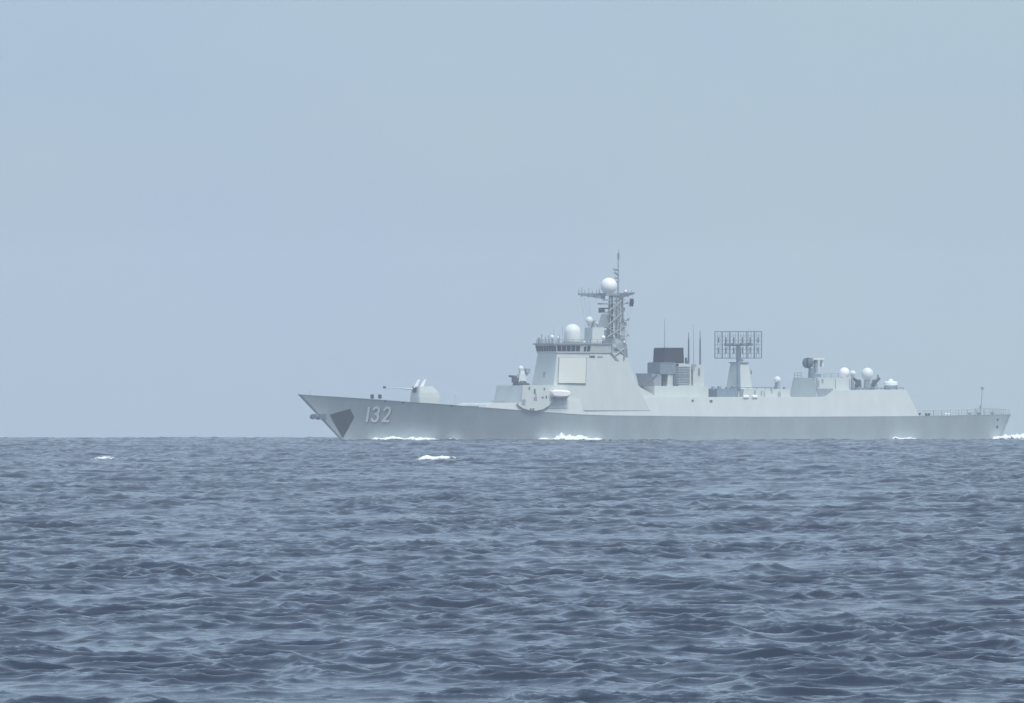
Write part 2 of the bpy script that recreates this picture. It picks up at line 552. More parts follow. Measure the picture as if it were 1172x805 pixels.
# fairleads and openings in the hull side
for px, py, rx, ry in ((1141.8, 479.2, 0.9, 1.7), (1141.2, 487.6, 1.2, 1.6), (441, 457.6, 1.6, 1.3), (461.5, 459.0, 1.8, 1.6), (517, 462.6, 1.6, 1.7)):
    fb = NB()
    c = fb.verts.new(on_hull(px, py + 1.2, 0.06))
    ring = []
    for i in range(10):
        p = on_hull(px + rx * math.cos(i * .628), py + 1.2 + ry * math.sin(i * .628), 0.06)
        ring.append(fb.verts.new(p) if p else None)
    ring = [r for r in ring if r]
    for i in range(len(ring)):
        fb.faces.new((c, ring[i], ring[(i + 1) % len(ring)]))
    obj('fairlead', fb, M['dark'], hull)

# ---- foredeck
for px in (426, 434.8):
    b = NB()
    bxp(b, px - 1.8, px + 1.8, 451.6, 454.6, 0.7)
    tube(b, P(px - 1, 456.5, 0), P(px - 1, 452, 0), .2, .2); tube(b, P(px + 1, 456.5, 0), P(px + 1, 452, 0), .2, .2)
    obj('bollard', b, M['dark'], ship)
b = NB(); tube(b, P(521, 463, 2), P(521.3, 449, 2), .09, .06); tube(b, P(520.3, 451, 2), P(522.2, 451, 2), .12)
obj('deck_post', b, M['grey'], ship)
b = NB(); tube(b, P(355, 452.5, 0), P(355, 446.5, 0), .05, .03); tube(b, P(346, 452, 0), P(355, 449, 0), .025)
obj('jackstaff', b, M['mid'], ship)

# gun
tur = NB()
def turret_loop(py, e, pxf, pxa, w, ch):
    b1 = w / 2
    x0 = P(pxf, py, -b1 + ch).x; x1 = P(pxa, py, b1 - ch).x; z = P(486, py, 0).z
    return [(x0, -b1 + ch, z), (x0 + ch * .9, -b1, z), (x1 - ch, -b1, z), (x1, -b1 + ch, z), (x1, b1 - ch, z), (x1 - ch, b1, z), (x0 + ch * .9, b1, z), (x0, b1 - ch, z)]
loft(tur, [turret_loop(463, 0, 469.5, 504, 4.6, .3), turret_loop(455, 0, 469.5, 504, 4.6, .3), turret_loop(449.5, 0, 470.3, 502, 4.4, .3), turret_loop(442.3, 0, 471.8, 495, 3.7, .25)])
turret = obj('gun_turret', tur, M['grey'], ship)
g = NB()
tube(g, P(472, 445.6, 0), P(459, 444.6, 0), .2, .14, 10); tube(g, P(459, 444.6, 0), P(441, 443.6, 0), .085, .08, 10)
gun = obj('barrel', g, M['grey'], turret)
g = NB(); tube(g, P(441.5, 443.6, 0), P(438.8, 443.5, 0), .24, .24, 10); obj('muzzle', g, M['dark'], turret)
g = NB(); bxp(g, 472, 477.5, 443.2, 449.5, 1.5); obj('gun_mantlet', g, M['dark'], turret)
for px in (474, 481):
    g = NB(); loft(g, [[P(px - 1, 444, -.5), P(px + 3, 444, -.5), P(px + 3, 444, .5), P(px - 1, 444, .5)], [P(px + 4.5, 434, -.5), P(px + 7, 434, -.5), P(px + 7, 434, .5), P(px + 4.5, 434, .5)]])
    obj('sight_fin', g, M['white'], turret)

# vertical launch cells ahead of the bridge
v = NB()
x0, x1 = P(522, 462, -3.5).x, P(566, 464, 3.5).x
box(v, x0, x1, -4, 4, deck_z(x0, 0) - 2.2, deck_z((x0 + x1) / 2, 0) + 0.15)
obj('missile_hatches', v, M['deck'], ship)

# ---- side deckhouse flush with the hull from the foredeck to the hangar's end
def side_x(px, py, b): return P(px, py, b).x
TOPX = [556, 562, 597, 640, 735, 752, 940, 953, 957, 1036.5, 1040]
TOPY = [463, 461.2, 461.2, 458, 455, 454.6, 454.4, 453.8, 447, 446, 447]
def top_y(px): return float(np.interp(px, TOPX, TOPY))
dk = NB()
xs = list(np.linspace(side_x(557, 466, 8.2), side_x(957, 455, 7.6), 44))
lo, hi = [], []
for i, x in enumerate(xs):
    b = deck_b(x) - 0.03
    z0 = deck_z(x, b) + 0.003
    px, _ = Q((x, -b, z0 + 2))
    z1 = P(px, top_y(px), b - .8).z
    if px > 600: z1 = max(z1, z0 + 1.4)
    lean = 0.24
    lo.append((x, b, z0)); hi.append((x + (0.5 if i == 0 else 0), b - (z1 - z0) * lean, z1))
rows = []
for (x, b, z), (xt, bt, zt) in zip(lo, hi):
    rows.append([(x, -b, z), (xt, -bt, zt), (xt, bt, zt), (x, b, z)])
loft(dk, rows)
deckhouse = obj('deckhouse', dk, M['grey'], ship)

# ---- hangar
hg = NB()
def hsec(pxb, pxt, pyt):
    xb = side_x(pxb, 476.5, 8.3); b = deck_b(xb) - 0.01; z0 = deck_z(xb, b) + 0.004
    z1 = P(pxt, pyt, b - 1.3).z; xt = P(pxt, pyt, b - 1.3).x; bt = b - (z1 - z0) * .24
    return [(xb, -b, z0), (xt, -bt, z1), (xt, bt, z1), (xb, b, z0)]
loft(hg, [hsec(950, 956, 447), hsec(1000, 1000, 446.4), hsec(1052, 1037.5, 446)])
hangar = obj('hangar', hg, M['grey'], ship)
b = NB()
x = P(1044, 476, 0).x
q0, q1 = hsec(1052, 1037.5, 446)[:2]
def aft_pt(f, y):
    p = Vector(q0) * (1 - f) + Vector(q1) * f
    return (p.x + .03, y, p.z)
f = [b.verts.new(aft_pt(.03, -3.2)), b.verts.new(aft_pt(.03, 3.2)), b.verts.new(aft_pt(.85, 3.2)), b.verts.new(aft_pt(.85, -3.2))]
b.faces.new(f); obj('hangar_door', b, M['mid'], hangar)
b = NB(); tube(b, P(1052, 474.5, 7.5), P(1053.5, 473, 7.5), .3, .2); obj('deck_light', b, M['dark'], hangar)
b = NB(); loft(b, [[P(1033.8, 446, 6.5), P(1037, 446, 6.5), P(1037, 446, 5.9), P(1033.8, 446, 5.9)], [P(1035.5, 452, 7.05), P(1036.5, 452, 7.05), P(1036.5, 452, 6.8), P(1035.5, 452, 6.8)]])
obj('floodlight_bracket', b, M['mid'], hangar)

# ---- forward deckhouse with its rounded screen
fd = NB()
def fd_loop(py, pxC1, w1, pxC2, w2, pxA):
    z = P(pxC1, py, w1).z
    c1, c2, a_ = P(pxC1, py, w1).x, P(pxC2, py, w2).x, P(pxA, py, w2).x
    return [(c1, -w1, z), (c2, -w2, z), (a_, -w2, z), (a_, w2, z), (c2, w2, z), (c1, w1, z)]
loft(fd, [fd_loop(467, 596, 6.7, 628, 8.1, 650), fd_loop(460, 596.5, 6.6, 629, 8.0, 650), fd_loop(441.2, 598.5, 6.3, 632, 7.5, 650)])
fdh = obj('forward_deckhouse', fd, M['grey'], ship)
sc_ = NB()
outl = [(592, 460), (594, 464.5), (599, 467.6), (606, 469.7), (614, 470.2), (622, 468.4), (628, 464.5), (632.5, 459.5), (634.5, 454), (634.5, 440.9), (598.3, 440.9), (597, 460)]
def sc_b(px, py): return 8.05 + (px - 597) / 37 * .62 + (py - 455) * 0.012 + 0.08
fr = [P(px, py, sc_b(px, py)) for px, py in outl]
bk = [p + Vector((0, 0.3, 0)) for p in fr]
loft(sc_, [fr, bk])
screen = obj('rounded_screen', sc_, M['grey'], ship)
def mark(px0, py0, px1, py1, m, parent, bfun, name='vent'):
    bm = NB()
    pts = [(px0, py0), (px1, py0), (px1, py1), (px0, py1)]
    f_ = [P(x, y, bfun(x, y) + .07) for x, y in pts]; k_ = [P(x, y, bfun(x, y) - .03) for x, y in pts]
    loft(bm, [f_, k_]); return obj(name, bm, m, parent)
for q in ((605.2, 443, 606.6, 446.2), (611.4, 445.5, 613, 451), (622.5, 444, 623.6, 446.8), (624.6, 453, 626, 456), (620, 454.2, 622, 455.8), (606.7, 467.6, 608.4, 469.3), (609.4, 467.6, 611.4, 469.3)):
    mark(*q, M['dark'], screen, sc_b)
for q in ((611, 454.5, 614.6, 458.5), (597.5, 457.5, 601.5, 463.5), (612.8, 450.6, 614.2, 454)):
    mark(*q, M['mid'], screen, sc_b, 'hatch')
# rail of the forward house
def rail(name, pts, parent, h=1.0, gap=1.6, r=0.06, m='mid', bars=2):
    bm = NB(); pts = [Vector(p) for p in pts]
    for a, b in zip(pts, pts[1:]):
        n = max(1, int((b - a).length / gap))
        for k in range(n + 1):
            p = a.lerp(b, k / n); tube(bm, p, p + Vector((0, 0, h)), r, r, 5)
        for j in range(bars):
            z = Vector((0, 0, h * (j + 1) / bars)); tube(bm, a + z, b + z, r * .8, r * .8, 5)
    return obj(name, bm, M[m], parent)
rail('railing', [P(563, 464.5, -6), P(566, 465.5, -4), P(577, 466, 5)], ship, 1.1)

# white canisters slung beside the bridge: each a thing of its own, further below

# ---- bridge tower
bt = NB()
def br_loop(py, pxC1, w1, pxC2, w2, pxA):
    z = P(pxC1, py, w1).z
    c1, c2, a_ = P(pxC1, py, w1).x, P(pxC2, py, w2).x, P(pxA, py, w2).x
    return [(c1, -w1, z), (c2, -w2, z), (a_, -w2, z), (a_, w2, z), (c2, w2, z), (c1, w1, z)]
loft(bt, [br_loop(470, 631.5, 5.7, 670, 8.35, 744), br_loop(441, 633.6, 5.2, 673.5, 7.75, 729.5), br_loop(404.2, 637.6, 4.6, 676, 7.0, 716)])
tower = obj('bridge_tower', bt, M['grey'], ship)
# wedge behind the tower
b = NB(); loft(b, [[P(727, 440.5, 6.8), P(755, 455.2, 7.1), P(727, 456, 7.2)], [P(727, 440.5, -6.8), P(755, 455.2, -7.1), P(727, 456, -7.2)]])
obj('sloping_screen', b, M['grey'], ship)

# phased array face on the corner facet
def facet_b(px, py):
    """half breadth of the tower's corner facet at a measured position"""
    t = (py - 404.2) / (441 - 404.2)
    w1, w2 = 4.6 + .6 * t, 7.0 + .75 * t
    a1, a2 = 637.6 - 4.0 * t, 676 - 2.5 * t
    return w1 + (w2 - w1) * (px - a1) / (a2 - a1)
def facet_plate(quad, th0, th1, m, parent, name):
    bm = NB()
    n = Vector((-0.45, -0.87, 0.16)).normalized()
    pts = [P(x, y, facet_b(x, y)) for x, y in quad]
    loft(bm, [[p + n * th1 for p in pts], [p + n * th0 for p in pts]]); return obj(name, bm, m, parent)
def front_plate(y0, y1, z0, z1): pass
facet_plate([(639.3, 409), (671.8, 408.6), (670.6, 441), (638.2, 440)], -.1, .10, M['mid'], tower, 'array_rim')
facet_plate([(640.4, 409.8), (671, 409.4), (670, 439.2), (639, 438.6)], .103, .30, M['panel'], tower, 'array_face')
facet_plate([(674.6, 406.6), (675.4, 406.6), (675.4, 409.6), (674.6, 409.6)], 0, .05, M['dark'], tower, 'vent')
mark(676, 407.2, 681, 409.3, M['dark'], tower, lambda x, y: 7.05 + (y - 404) * .02)
mark(684, 407.6, 690, 409, M['mid'], tower, lambda x, y: 7.05 + (y - 404) * .02)
b = NB(); p = P(621, 429, 0); 
fx = lambda z: np.interp(z, [P(633.6, 441, 5.2).z, P(637.6, 404.2, 4.6).z], [P(633.6, 441, 5.2).x, P(637.6, 404.2, 4.6).x])
box(b, fx(p.z) - .08, fx(p.z) + .1, -.4, .4, p.z - .5, p.z + .5); obj('front_hatch', b, M['mid'], tower)

# bridge house with its window band
bh = NB()
BH0 = br_loop(404.2, 637.2, 4.75, 675.5, 7.2, 700); BH1 = br_loop(394.4, 636.2, 4.95, 677, 7.5, 699)
BH0 = [(x, y, z + .004) for x, y, z in BH0]
loft(bh, [BH0, BH1])
bridge = obj('bridge', bh, M['grey'], ship)
rf = NB()
up = lambda lp, dz, e: [(x - e if i in (0, 5) else x, y * (1 + e * .05), z + dz) for i, (x, y, z) in enumerate(lp)]
loft(rf, [up(BH1, .003, .5), up(BH1, .28, .5)]); obj('roof', rf, M['mid'], bridge)
def pane(c0, c1, d0, d1, f0, f1, v0=.22, v1=.86, m='glass', name='window'):
    """pane on the facet between lower corners c0, c1 and upper corners d0, d1"""
    c0, c1, d0, d1 = map(Vector, (c0, c1, d0, d1))
    pt = lambda f, v: (c0.lerp(c1, f)).lerp(d0.lerp(d1, f), v)
    n = (c1 - c0).cross(d0 - c0).normalized()
    if n.dot(pt(.5, .5) - Vector((P(660, 400, 0).x + 6, 0, c0.z))) < 0: n = -n
    q = [pt(f0, v0), pt(f1, v0), pt(f1, v1), pt(f0, v1)]
    bm = NB(); loft(bm, [[p + n * .035 for p in q], [p - n * .02 for p in q]]); return obj(name, bm, M[m], bridge)
for i in range(8):     # whole front, port to starboard
    pane(BH0[0], BH0[5], BH1[0], BH1[5], (i + .08) / 8, (i + .92) / 8)
for i in range(5):
    pane(BH0[0], BH0[1], BH1[0], BH1[1], .03 + i * .135, .03 + (i + .86) * .135)
pane(BH0[0], BH0[1], BH1[0], BH1[1], .80, .87, .2, .75); pane(BH0[0], BH0[1], BH1[0], BH1[1], .895, .985, .2, .82)
for i in range(5):
    pane(BH0[5], BH0[4], BH1[5], BH1[4], .03 + i * .135, .03 + (i + .86) * .135)

# items on the bridge roof
RZ = P(650, 393, 0).z
rail('bridge_railing', [P(614, 394, -4.8), P(636.5, 394, 4.8), P(676, 394, 7.4), P(700, 394, 7.4)], bridge, 0.9, 1.5)
for px, top, b_, r in ((617, 386.5, -4, .35), (620, 382.5, -3, .12), (624.5, 385.5, -1, .14), (628.2, 384, 0, .16), (640, 384.5, 2, .18), (644, 374, 3, .05), (634, 373, 2, .04)):
    b = NB(); tube(b, P(px, 394, b_), P(px, top, b_), r, r * .8); obj('roof_fitting', b, M['mid'], bridge)
def dome(px, pyt, pyb, rpx, b_, name, parent, m='dome', ball=False):
    c = P(px, pyb, b_); r = rpx * S; h = (pyb - pyt) * S
    bm = NB()
    if ball:
        lathe(bm, c, [(r * .55, 0)] + [(r * math.cos(t), h - r + r * math.sin(t)) for t in np.linspace(-.95, 1.5, 11)] + [(.02, h)])
    else:
        lathe(bm, c, [(r * .96, 0), (r, .15), (r, h - r)] + [(r * math.cos(t), h - r + r * math.sin(t)) for t in np.linspace(.12, 1.5, 9)] + [(.02, h)])
    return obj(name, bm, M[m], parent, smooth=True)
dome(655.3, 371, 391.5, 9.7, 1.5, 'radome', bridge)
b = NB(); lathe(b, P(655.3, 393.6, 1.5), [(2.0, 0), (2.0, .45)]); obj('radome_base', b, M['mid'], bridge)
dome(632, 383.6, 388.5, 2.4, 1, 'small_radome', bridge, 'white', True)
b = NB(); tube(b, P(632, 394, 1), P(632, 388.3, 1), .25, .2); obj('radome_post', b, M['mid'], bridge)
dome(638.5, 385, 389.5, 1.5, 2, 'small_radome', bridge, 'dome', True)
b = NB(); tube(b, P(638.5, 394, 2), P(638.5, 389.3, 2), .15, .12); obj('radome_post', b, M['mid'], bridge)
b = NB(); bxp(b, 668, 692, 375, 393.6, 4.0, 0, (.2, 0, .2, .2)); obj('mast_house', b, M['grey'], bridge)
dome(674.6, 362.5, 373.6, 4.3, 0.8, 'small_radome', bridge, 'dome', True)
b = NB(); bxp(b, 675.8, 681.5, 367, 375, 1.4, 0); obj('director_head', b, M['mid'], bridge)
dome(683.6, 369, 375, 2, 0, 'small_radome', bridge, 'dome', True)
dome(690.5, 384, 391, 2.4, 5, 'small_radome', bridge, 'white', True)
b = NB(); tube(b, P(690.5, 394, 5), P(690.5, 391, 5), .3); obj('radome_post', b, M['dark'], bridge)
for px in (669, 676.8, 714.5): dome(px, 390.5, 393.2, 1.2, 7.0, 'searchlight', bridge, 'white', True)

# ---- main mast
mt = NB()
def mloop(py, w, pxl, pxr):
    z = P(703, py, 0).z; x0 = P(pxl, py, -w).x; x1 = P(pxr, py, w).x
    return [(x0, -w, z), (x1, -w, z), (x1, w, z), (x0, w, z)]
loft(mt, [mloop(416, 2.3, 690, 717.5), mloop(392, 1.9, 692, 716), mloop(372, 1.4, 695, 714.5), mloop(338, .9, 697, 712.5)])
mast = obj('mast', mt, M['mast'], ship)
def platform(px0, px1, py, t, w, m='mid', name='platform', under=0):
    b = NB(); bxp(b, px0, px1, py, py + t, w)
    if under: bxp(b, px0 + (px1 - px0) * .25, px1 - (px1 - px0) * .25, py + t + .05, py + t + under, w * .5)
    return obj(name, b, M[m], mast)
platform(684, 700, 347, 1.6, 2.2); platform(685, 699, 352.4, 1.4, 2.4, 'dark'); platform(685, 692, 354, 4, 1.2, 'dark', 'radar_set')
platform(704, 715.5, 352, 4.5, 2.6, 'mid', 'radar_set'); platform(689, 716, 343, 1.0, 2.4, 'mid')
platform(703, 714.5, 365.4, 3, 3.0, 'blue', 'platform', 2); platform(687, 716.5, 374.5, 1.0, 3.4, 'mid'); platform(692, 716, 384, .8, 3.6, 'mid')
# fan shaped array on the mast's front
b = NB(); loft(b, [[P(684, 375, -1.2), P(699, 375, -1.2), P(699, 375, 1.2), P(684, 375, 1.2)], [P(688, 360, -1.2), P(699, 360, -1.2), P(699, 360, 1.2), P(688, 360, 1.2)], [P(690, 357, -.6), P(698, 357, -.6), P(698, 357, .6), P(690, 357, .6)]])
obj('antenna_array', b, M['mid'], mast)
for px in (698.5, 702.5, 706.5, 710):
    b = NB(); tube(b, P(px, 386, 2.0), P(px - .2, 340, 1.1), .16, .12, 6); obj('cable_trunk', b, M['mid' if px in (698.5, 706.5) else 'grey'], mast)
b = NB(); tube(b, P(712.6, 410, 1.5), P(712.8, 338, 1.2), .12, .1, 6); tube(b, P(716.2, 410, 1.5), P(713.2, 352, 1.2), .07, .05, 6); obj('stay', b, M['mid'], mast)
# tangle of antennas and a ladder at the mast's foot
b = NB()
for a_, c_ in (((697, 398), (703, 411)), ((703, 411), (707, 414)), ((699, 404), (708, 414)), ((716, 394), (714, 410)), ((714, 410), (713, 414.5)), ((705, 398), (716, 408)), ((702, 408), (716, 398)), ((716.5, 399), (717.3, 409))):
    tube(b, P(*a_, 7.0), P(*c_, 7.0), .32, .22, 6)
bxp(b, 702, 706, 397.5, 402.5, .5, 6.6); bxp(b, 699, 703, 403, 408, .4, 6.6)
obj('antenna_frame', b, M['mid'], mast)
rail('mast_railing', [P(680, 394.5, 6.5), P(716, 394.5, 6.5)], mast, .5, 2.0, .05)
b = NB(); bxp(b, 697, 717, 394, 404.6, 8.0, 2.0); obj('signal_deck', b, M['grey'], mast)
# yardarms
b = NB()
def arm(b, p0, p1, h0, h1, w=.5):
    p0, p1 = Vector(p0), Vector(p1); n = Vector((0, w / 2, 0)); z = Vector((0, 0, 1))
    loft(b, [[p0 + n, p0 - n, p0 - n - z * h0, p0 + n - z * h0], [p1 + n, p1 - n, p1 - n - z * h1, p1 + n - z * h1]])
arm(b, P(692, 335.6, -.6), P(662, 335.8, -5), 1.25, .35)
obj('yardarm', b, M['mid'], mast)
b = NB(); arm(b, P(708, 335.6, .8), P(726, 334.8, 5), 1.2, .3); obj('yardarm', b, M['mid'], mast)
for px, h in ((662.5, 5), (666, 7), (669.5, 4), (674, 6), (678, 4), (683, 5), (686, 6), (714.5, 4), (718, 3), (723, 4)):
    bb = -5 + (px - 662) / 64 * 10
    b = NB(); tube(b, P(px, 336.4, bb), P(px, 336 - h, bb), .1, .06, 5)
    obj('whip_aerial', b, M['mid'], mast)
for px, h in ((666, 2.6), (674, 3.2), (681, 3), (719, 3)):
    bb = -5 + (px - 662) / 64 * 10
    b = NB(); tube(b, P(px, 337, bb), P(px, 337 + h, bb), .22, .14, 6); obj('hanging_sensor', b, M['mid'], mast)
dome(715.8, 332, 335.5, 1.8, 2.5, 'small_radome', mast, 'white', True)
dome(696.8, 318, 336.5, 9.6, 0, 'mast_radome', mast, 'white', True)
b = NB(); bxp(b, 688, 713, 335.8, 338.6, 2.4); obj('mast_top', b, M['mid'], mast)
b = NB()
tube(b, P(707.5, 338, .4), P(707.6, 300, .4), .2, .13, 8); tube(b, P(707.6, 300, .4), P(708, 286, .4), .1, .05, 6)
obj('pole_mast', b, M['mid'], mast)
b = NB(); bxp(b, 706.6, 709.3, 290, 297, .5, .4); obj('pole_sensor', b, M['mid'], mast)
for a_, c_, rr in (((702.5, 308.5), (708, 308.5), .24), ((703.5, 312), (708, 314.5), .27), ((704, 318), (708, 318), .2), ((704, 323), (708.5, 321), .16)):
    b = NB(); tube(b, P(*a_, .4), P(*c_, .4), rr); obj('pole_sensor', b, M['mid'], mast)
for a_, c_ in (((724.5, 335.5, 4.6), (716.5, 393, 7.0)), ((721, 335.7, 4), (714, 393, 7.0)), ((664, 336.5, -4.7), (673, 392, 0)), ((668, 336.5, -4.2), (677, 392, 0)), ((672, 336.5, -3.5), (681, 392, 0))):
    b = NB(); tube(b, P(*a_), P(*c_), .03, .03, 4); obj('halyard', b, M['mid'], mast)
# clutter on the mast: boxes, brackets, lamps, lattice braces
for q, w, m in (((697, 342.5, 702, 349), 1.6, 'mid'), ((708, 344, 713.5, 350), 1.8, 'mid'), ((690, 361, 697, 366), 2.2, 'blue'), ((703, 358, 712, 362), 2.2, 'mid'), ((694, 369, 700, 373.5), 3.0, 'blue'), ((709, 368.6, 715.6, 373), 3.2, 'mid'),
                ((698, 377, 704, 382), 3.2, 'mid'), ((709, 377.5, 716.5, 383), 3.0, 'grey'), ((688, 378, 693, 384), 2.4, 'mid'), ((696, 386.5, 701, 393), 4.0, 'mid'), ((706, 387, 713, 392.6), 4.2, 'mid')):
    b = NB(); bxp(b, q[0], q[2], q[1], q[3], w); obj('equipment_box', b, M[m], mast)
for (a_, c_) in (((694.5, 386), (713, 375)), ((713.5, 386), (695, 375)), ((696, 372), (712.6, 358)), ((713, 372), (697, 358)), ((697, 356), (712, 344)), ((712.4, 356), (697.4, 344))):
    b = NB(); tube(b, P(*a_, 2.3), P(*c_, 1.9), .13, .13, 5); obj('brace', b, M['mid'], mast)
for px, py, bb in ((718, 347, 2.6), (719, 366, 3), (686, 340.5, 0), (719, 384, 3.4)):
    b = NB(); tube(b, P(px - 4, py + 1, bb), P(px, py, bb), .1, .08, 5); tube(b, P(px, py + 1.2, bb), P(px, py - 1.4, bb), .26, .2, 7); obj('lamp_bracket', b, M['mid'], mast)

# ---- forward close-in gun on the forward deckhouse
b = NB(); lathe(b, P(596.5, 441.3, 1.5), [(1.75, 0), (1.75, .35), (1.2, .5), (1.0, .9)], 18); ciws = obj('gun_mount', b, M['dark'], ship)
b = NB(); bxp(b, 590, 603, 428.5, 437.5, 1.6, 1.5, (.3, .3, .2, .2)); obj('gun_house', b, M['grey'], ciws)
b = NB(); bxp(b, 585.5, 591, 431, 438, .8, 1.9); tube(b, P(591, 431.5, 1.6), P(582.5, 430.6, 1.6), .28, .2, 10); tube(b, P(588, 440, 1.6), P(592, 433, 1.6), .25, .2); obj('gun_barrels', b, M['dark'], ciws)
dome(596, 418.8, 426, 3.0, 1.5, 'tracking_dome', ciws, 'dome', True)
b = NB(); bxp(b, 593.5, 600.5, 424.5, 429.5, 1.0, 1.5); obj('tracker_body', b, M['dome'], ciws)
b = NB(); bxp(b, 600, 607, 422, 427, 1.0, 1.2); tube(b, P(602, 429, 1.2), P(605.5, 424, 1.2), .4, .3); obj('tracking_dish', b, M['mid'], ciws)

# ---- funnel group
b = NB(); bxp(b, 732, 810, 442, 456.5, 7); obj('midships_deckhouse', b, M['grey'], ship)
b = NB(); bxp(b, 747.4, 783, 399.2, 416, 5.2, 0, (.1, .1, .1, .1)); funnel = obj('funnel_top', b, M['soot'], ship)
b = NB()
x0, x1 = P(748, 400, -2.6).x, P(783, 400, 2.6).x; z = P(770, 399.2, 0).z
for i in range(9):
    x = x0 + .3 + (x1 - x0 - .6) * i / 8
    box(b, x - .12, x + .12, -2.66, 2.66, z - .1, z + .18)
obj('exhaust_grille', b, M['dark'], funnel)
b = NB(); bxp(b, 741, 773.5, 415.6, 428.5, 6.0, 0); bxp(b, 742, 772, 414.7, 415.5, 6.2, 0); obj('funnel_casing', b, M['blue'], ship)
b = NB(); bxp(b, 749, 773, 428.6, 456, 5.6, 0, (.4, .1, 0, 0)); obj('funnel_base', b, M['grey'], ship)
b = NB()
loft(b, [[P(728, 428.5, -2.8), P(746, 428.5, 2.8), P(757, 428.5, 2.8), P(742, 428.5, -2.8)], [P(731, 442, -2.8), P(749, 442, 2.8), P(757, 442, 2.8), P(742, 442, -2.8)]])
intake = obj('air_intake', b, M['mid'], ship)
b = NB(); tube(b, P(736, 441.5, 2.9), P(752, 429, 2.9), .2, .2); tube(b, P(728, 428.4, -2.9), P(757, 428.4, 2.9), .15); obj('intake_brace', b, M['slate'], intake)
b = NB(); bxp(b, 770.8, 773.2, 428, 455, .6, 3.0); obj('funnel_pipe', b, M['slate'], ship)
b = NB(); bxp(b, 768, 791, 416.5, 456, 3.6, .8); lattice_house = obj('lattice_house', b, M['grey'], ship)
b = NB()
for i in range(7):
    px = 774.5 + i * 2.4; tube(b, P(px, 419.5, 2.7), P(px, 440, 2.7), .12, .12, 5)
for j in range(8):
    py = 420 + j * 2.8; tube(b, P(774, py, 2.72), P(789.4, py, 2.72), .1, .1, 5)
obj('lattice_screen', b, M['mid'], lattice_house)
b = NB(); bxp(b, 774, 789.5, 429.4, 431, .2, 2.72); obj('lattice_beam', b, M['blue'], lattice_house)
b = NB(); bxp(b, 787, 806, 417.5, 456, 2.6, .8); col = obj('exhaust_column', b, M['grey'], ship)
for q in ((791, 417, 797, 420), (799, 421.6, 801.4, 430), (799, 442, 802.4, 452), (792, 420, 795, 424), (784.6, 452, 790.4, 453.6), (792, 440, 793, 442), (793, 449.5, 794, 451)):
    mark(*q, M['mid' if q[0] < 799 else 'blue'], col, lambda x, y: 2.1 if x > 790.5 else 2.7, 'louvre')
mark(759, 437.5, 760.4, 452, M['slate'], funnel, lambda x, y: 2.8, 'door'); mark(753.5, 443, 757, 450, M['mid'], funnel, lambda x, y: 2.8, 'hatch')
mark(768.5, 444, 769.5, 447, M['mid'], funnel, lambda x, y: 2.8, 'hatch')
for px, top, r, m in ((760.6, 364.5, .06, 'mid'), (793.8, 371, .05, 'mid')):
    b = NB(); tube(b, P(px, 400 if px < 780 else 418, 1), P(px, top, 1), r * 1.6, r * .6, 6); obj('whip_aerial', b, M[m], ship)
for px, top in ((788.2, 380.5), (801.3, 378.5)):
    b = NB(); tube(b, P(px, 417.5, 1), P(px, 388, 1), .20, .15, 8); tube(b, P(px, 388, 1), P(px, top, 1), .1, .05, 6); obj('whip_aerial', b, M['slate'], ship)
b = NB(); bxp(b, 784, 786.5, 409.5, 416.5, .6, 1); bxp(b, 785, 789, 413, 416.6, .8, 1); obj('vent_pipe', b, M['slate'], ship)

# ---- lattice search radar on its tower
b = NB()
def tl(py, pxl, pxm, pxr, w):
    z = P(845, py, 0).z; return [(P(pxl, py, -w).x, -w, z), (P(pxr, py, w).x, -w, z), (P(pxr, py, w).x, w, z), (P(pxl, py, -w).x, w, z)]
loft(b, [tl(456, 829, 0, 863, 3.2), tl(415.4, 836, 0, 856, 2.2)])
rtower = obj('radar_tower', b, M['grey'], ship)
b = NB(); tube(b, P(845.5, 416, 0), P(845, 396, 0), .55, .42, 12); tube(b, P(848, 414, 0), P(848, 411, 0), .5); obj('radar_pedestal', b, M['blue'], rtower)
b = NB(); tube(b, P(845.6, 446, 3.0), P(845, 415, 2.3), .42, .36, 8); obj('cable_run', b, M['blue'], rtower)
b = NB(); bxp(b, 834, 857.5, 414.6, 415.6, 5.0); obj('tower_cap', b, M['mid'], rtower)
mark(859, 424, 860.4, 428.5, M['slate'], rtower, lambda x, y: 2.3, 'lamp')
RX0, RX1, RY0, RY1 = 818.3, 871.6, 379.5, 410
b = NB()
for a_, c_ in (((RX0, RY0), (RX1, RY0)), ((RX0, RY1), (RX1, RY1)), ((RX0, RY0), (RX0, RY1)), ((RX1, RY0), (RX1, RY1)), ((835, RY0), (835, RY1)), ((855, RY0), (855, RY1)), ((826.5, RY0), (826.5, RY1)), ((863.5, RY0), (863.5, RY1)), ((845, RY0), (845, RY1))):
    tube(b, P(*a_, 0), P(*c_, 0), .11, .11, 6)
tube(b, P(830.5, 394.6, -.1), P(860, 394.2, -.1), .3, .3, 8)
for px in (830.5, 835, 855, 860): tube(b, P(px, 394.5, -.5), P(px, 394.5, .5), .35)
for j in range(1, 6): 
    py = RY0 + (RY1 - RY0) * j / 6; tube(b, P(RX0, py, .05), P(RX1, py, .05), .05, .05, 4)
for i in range(1, 18):
    px = RX0 + (RX1 - RX0) * i / 18; tube(b, P(px, RY0, .05), P(px, RY1, .05), .045, .045, 4)
frame = obj('radar_frame', b, M['blue'], rtower)
for py in (389.5, 401):
    for px in (822.5, 831, 840, 849.6, 858.5, 867.5):
        e = NB(); tube(e, P(px, py, -.2), P(px, py, 2.2), .06, .06, 5)
        for k in range(4):
            bb = .3 + k * .6; tube(e, P(px - (bb * K if 0 else 0), py - 3.4 + k * .3, bb), P(px, py + 3.4 - k * .3, bb), .13, .13, 5)
        obj('yagi_aerial', e, M['slate'], rtower)

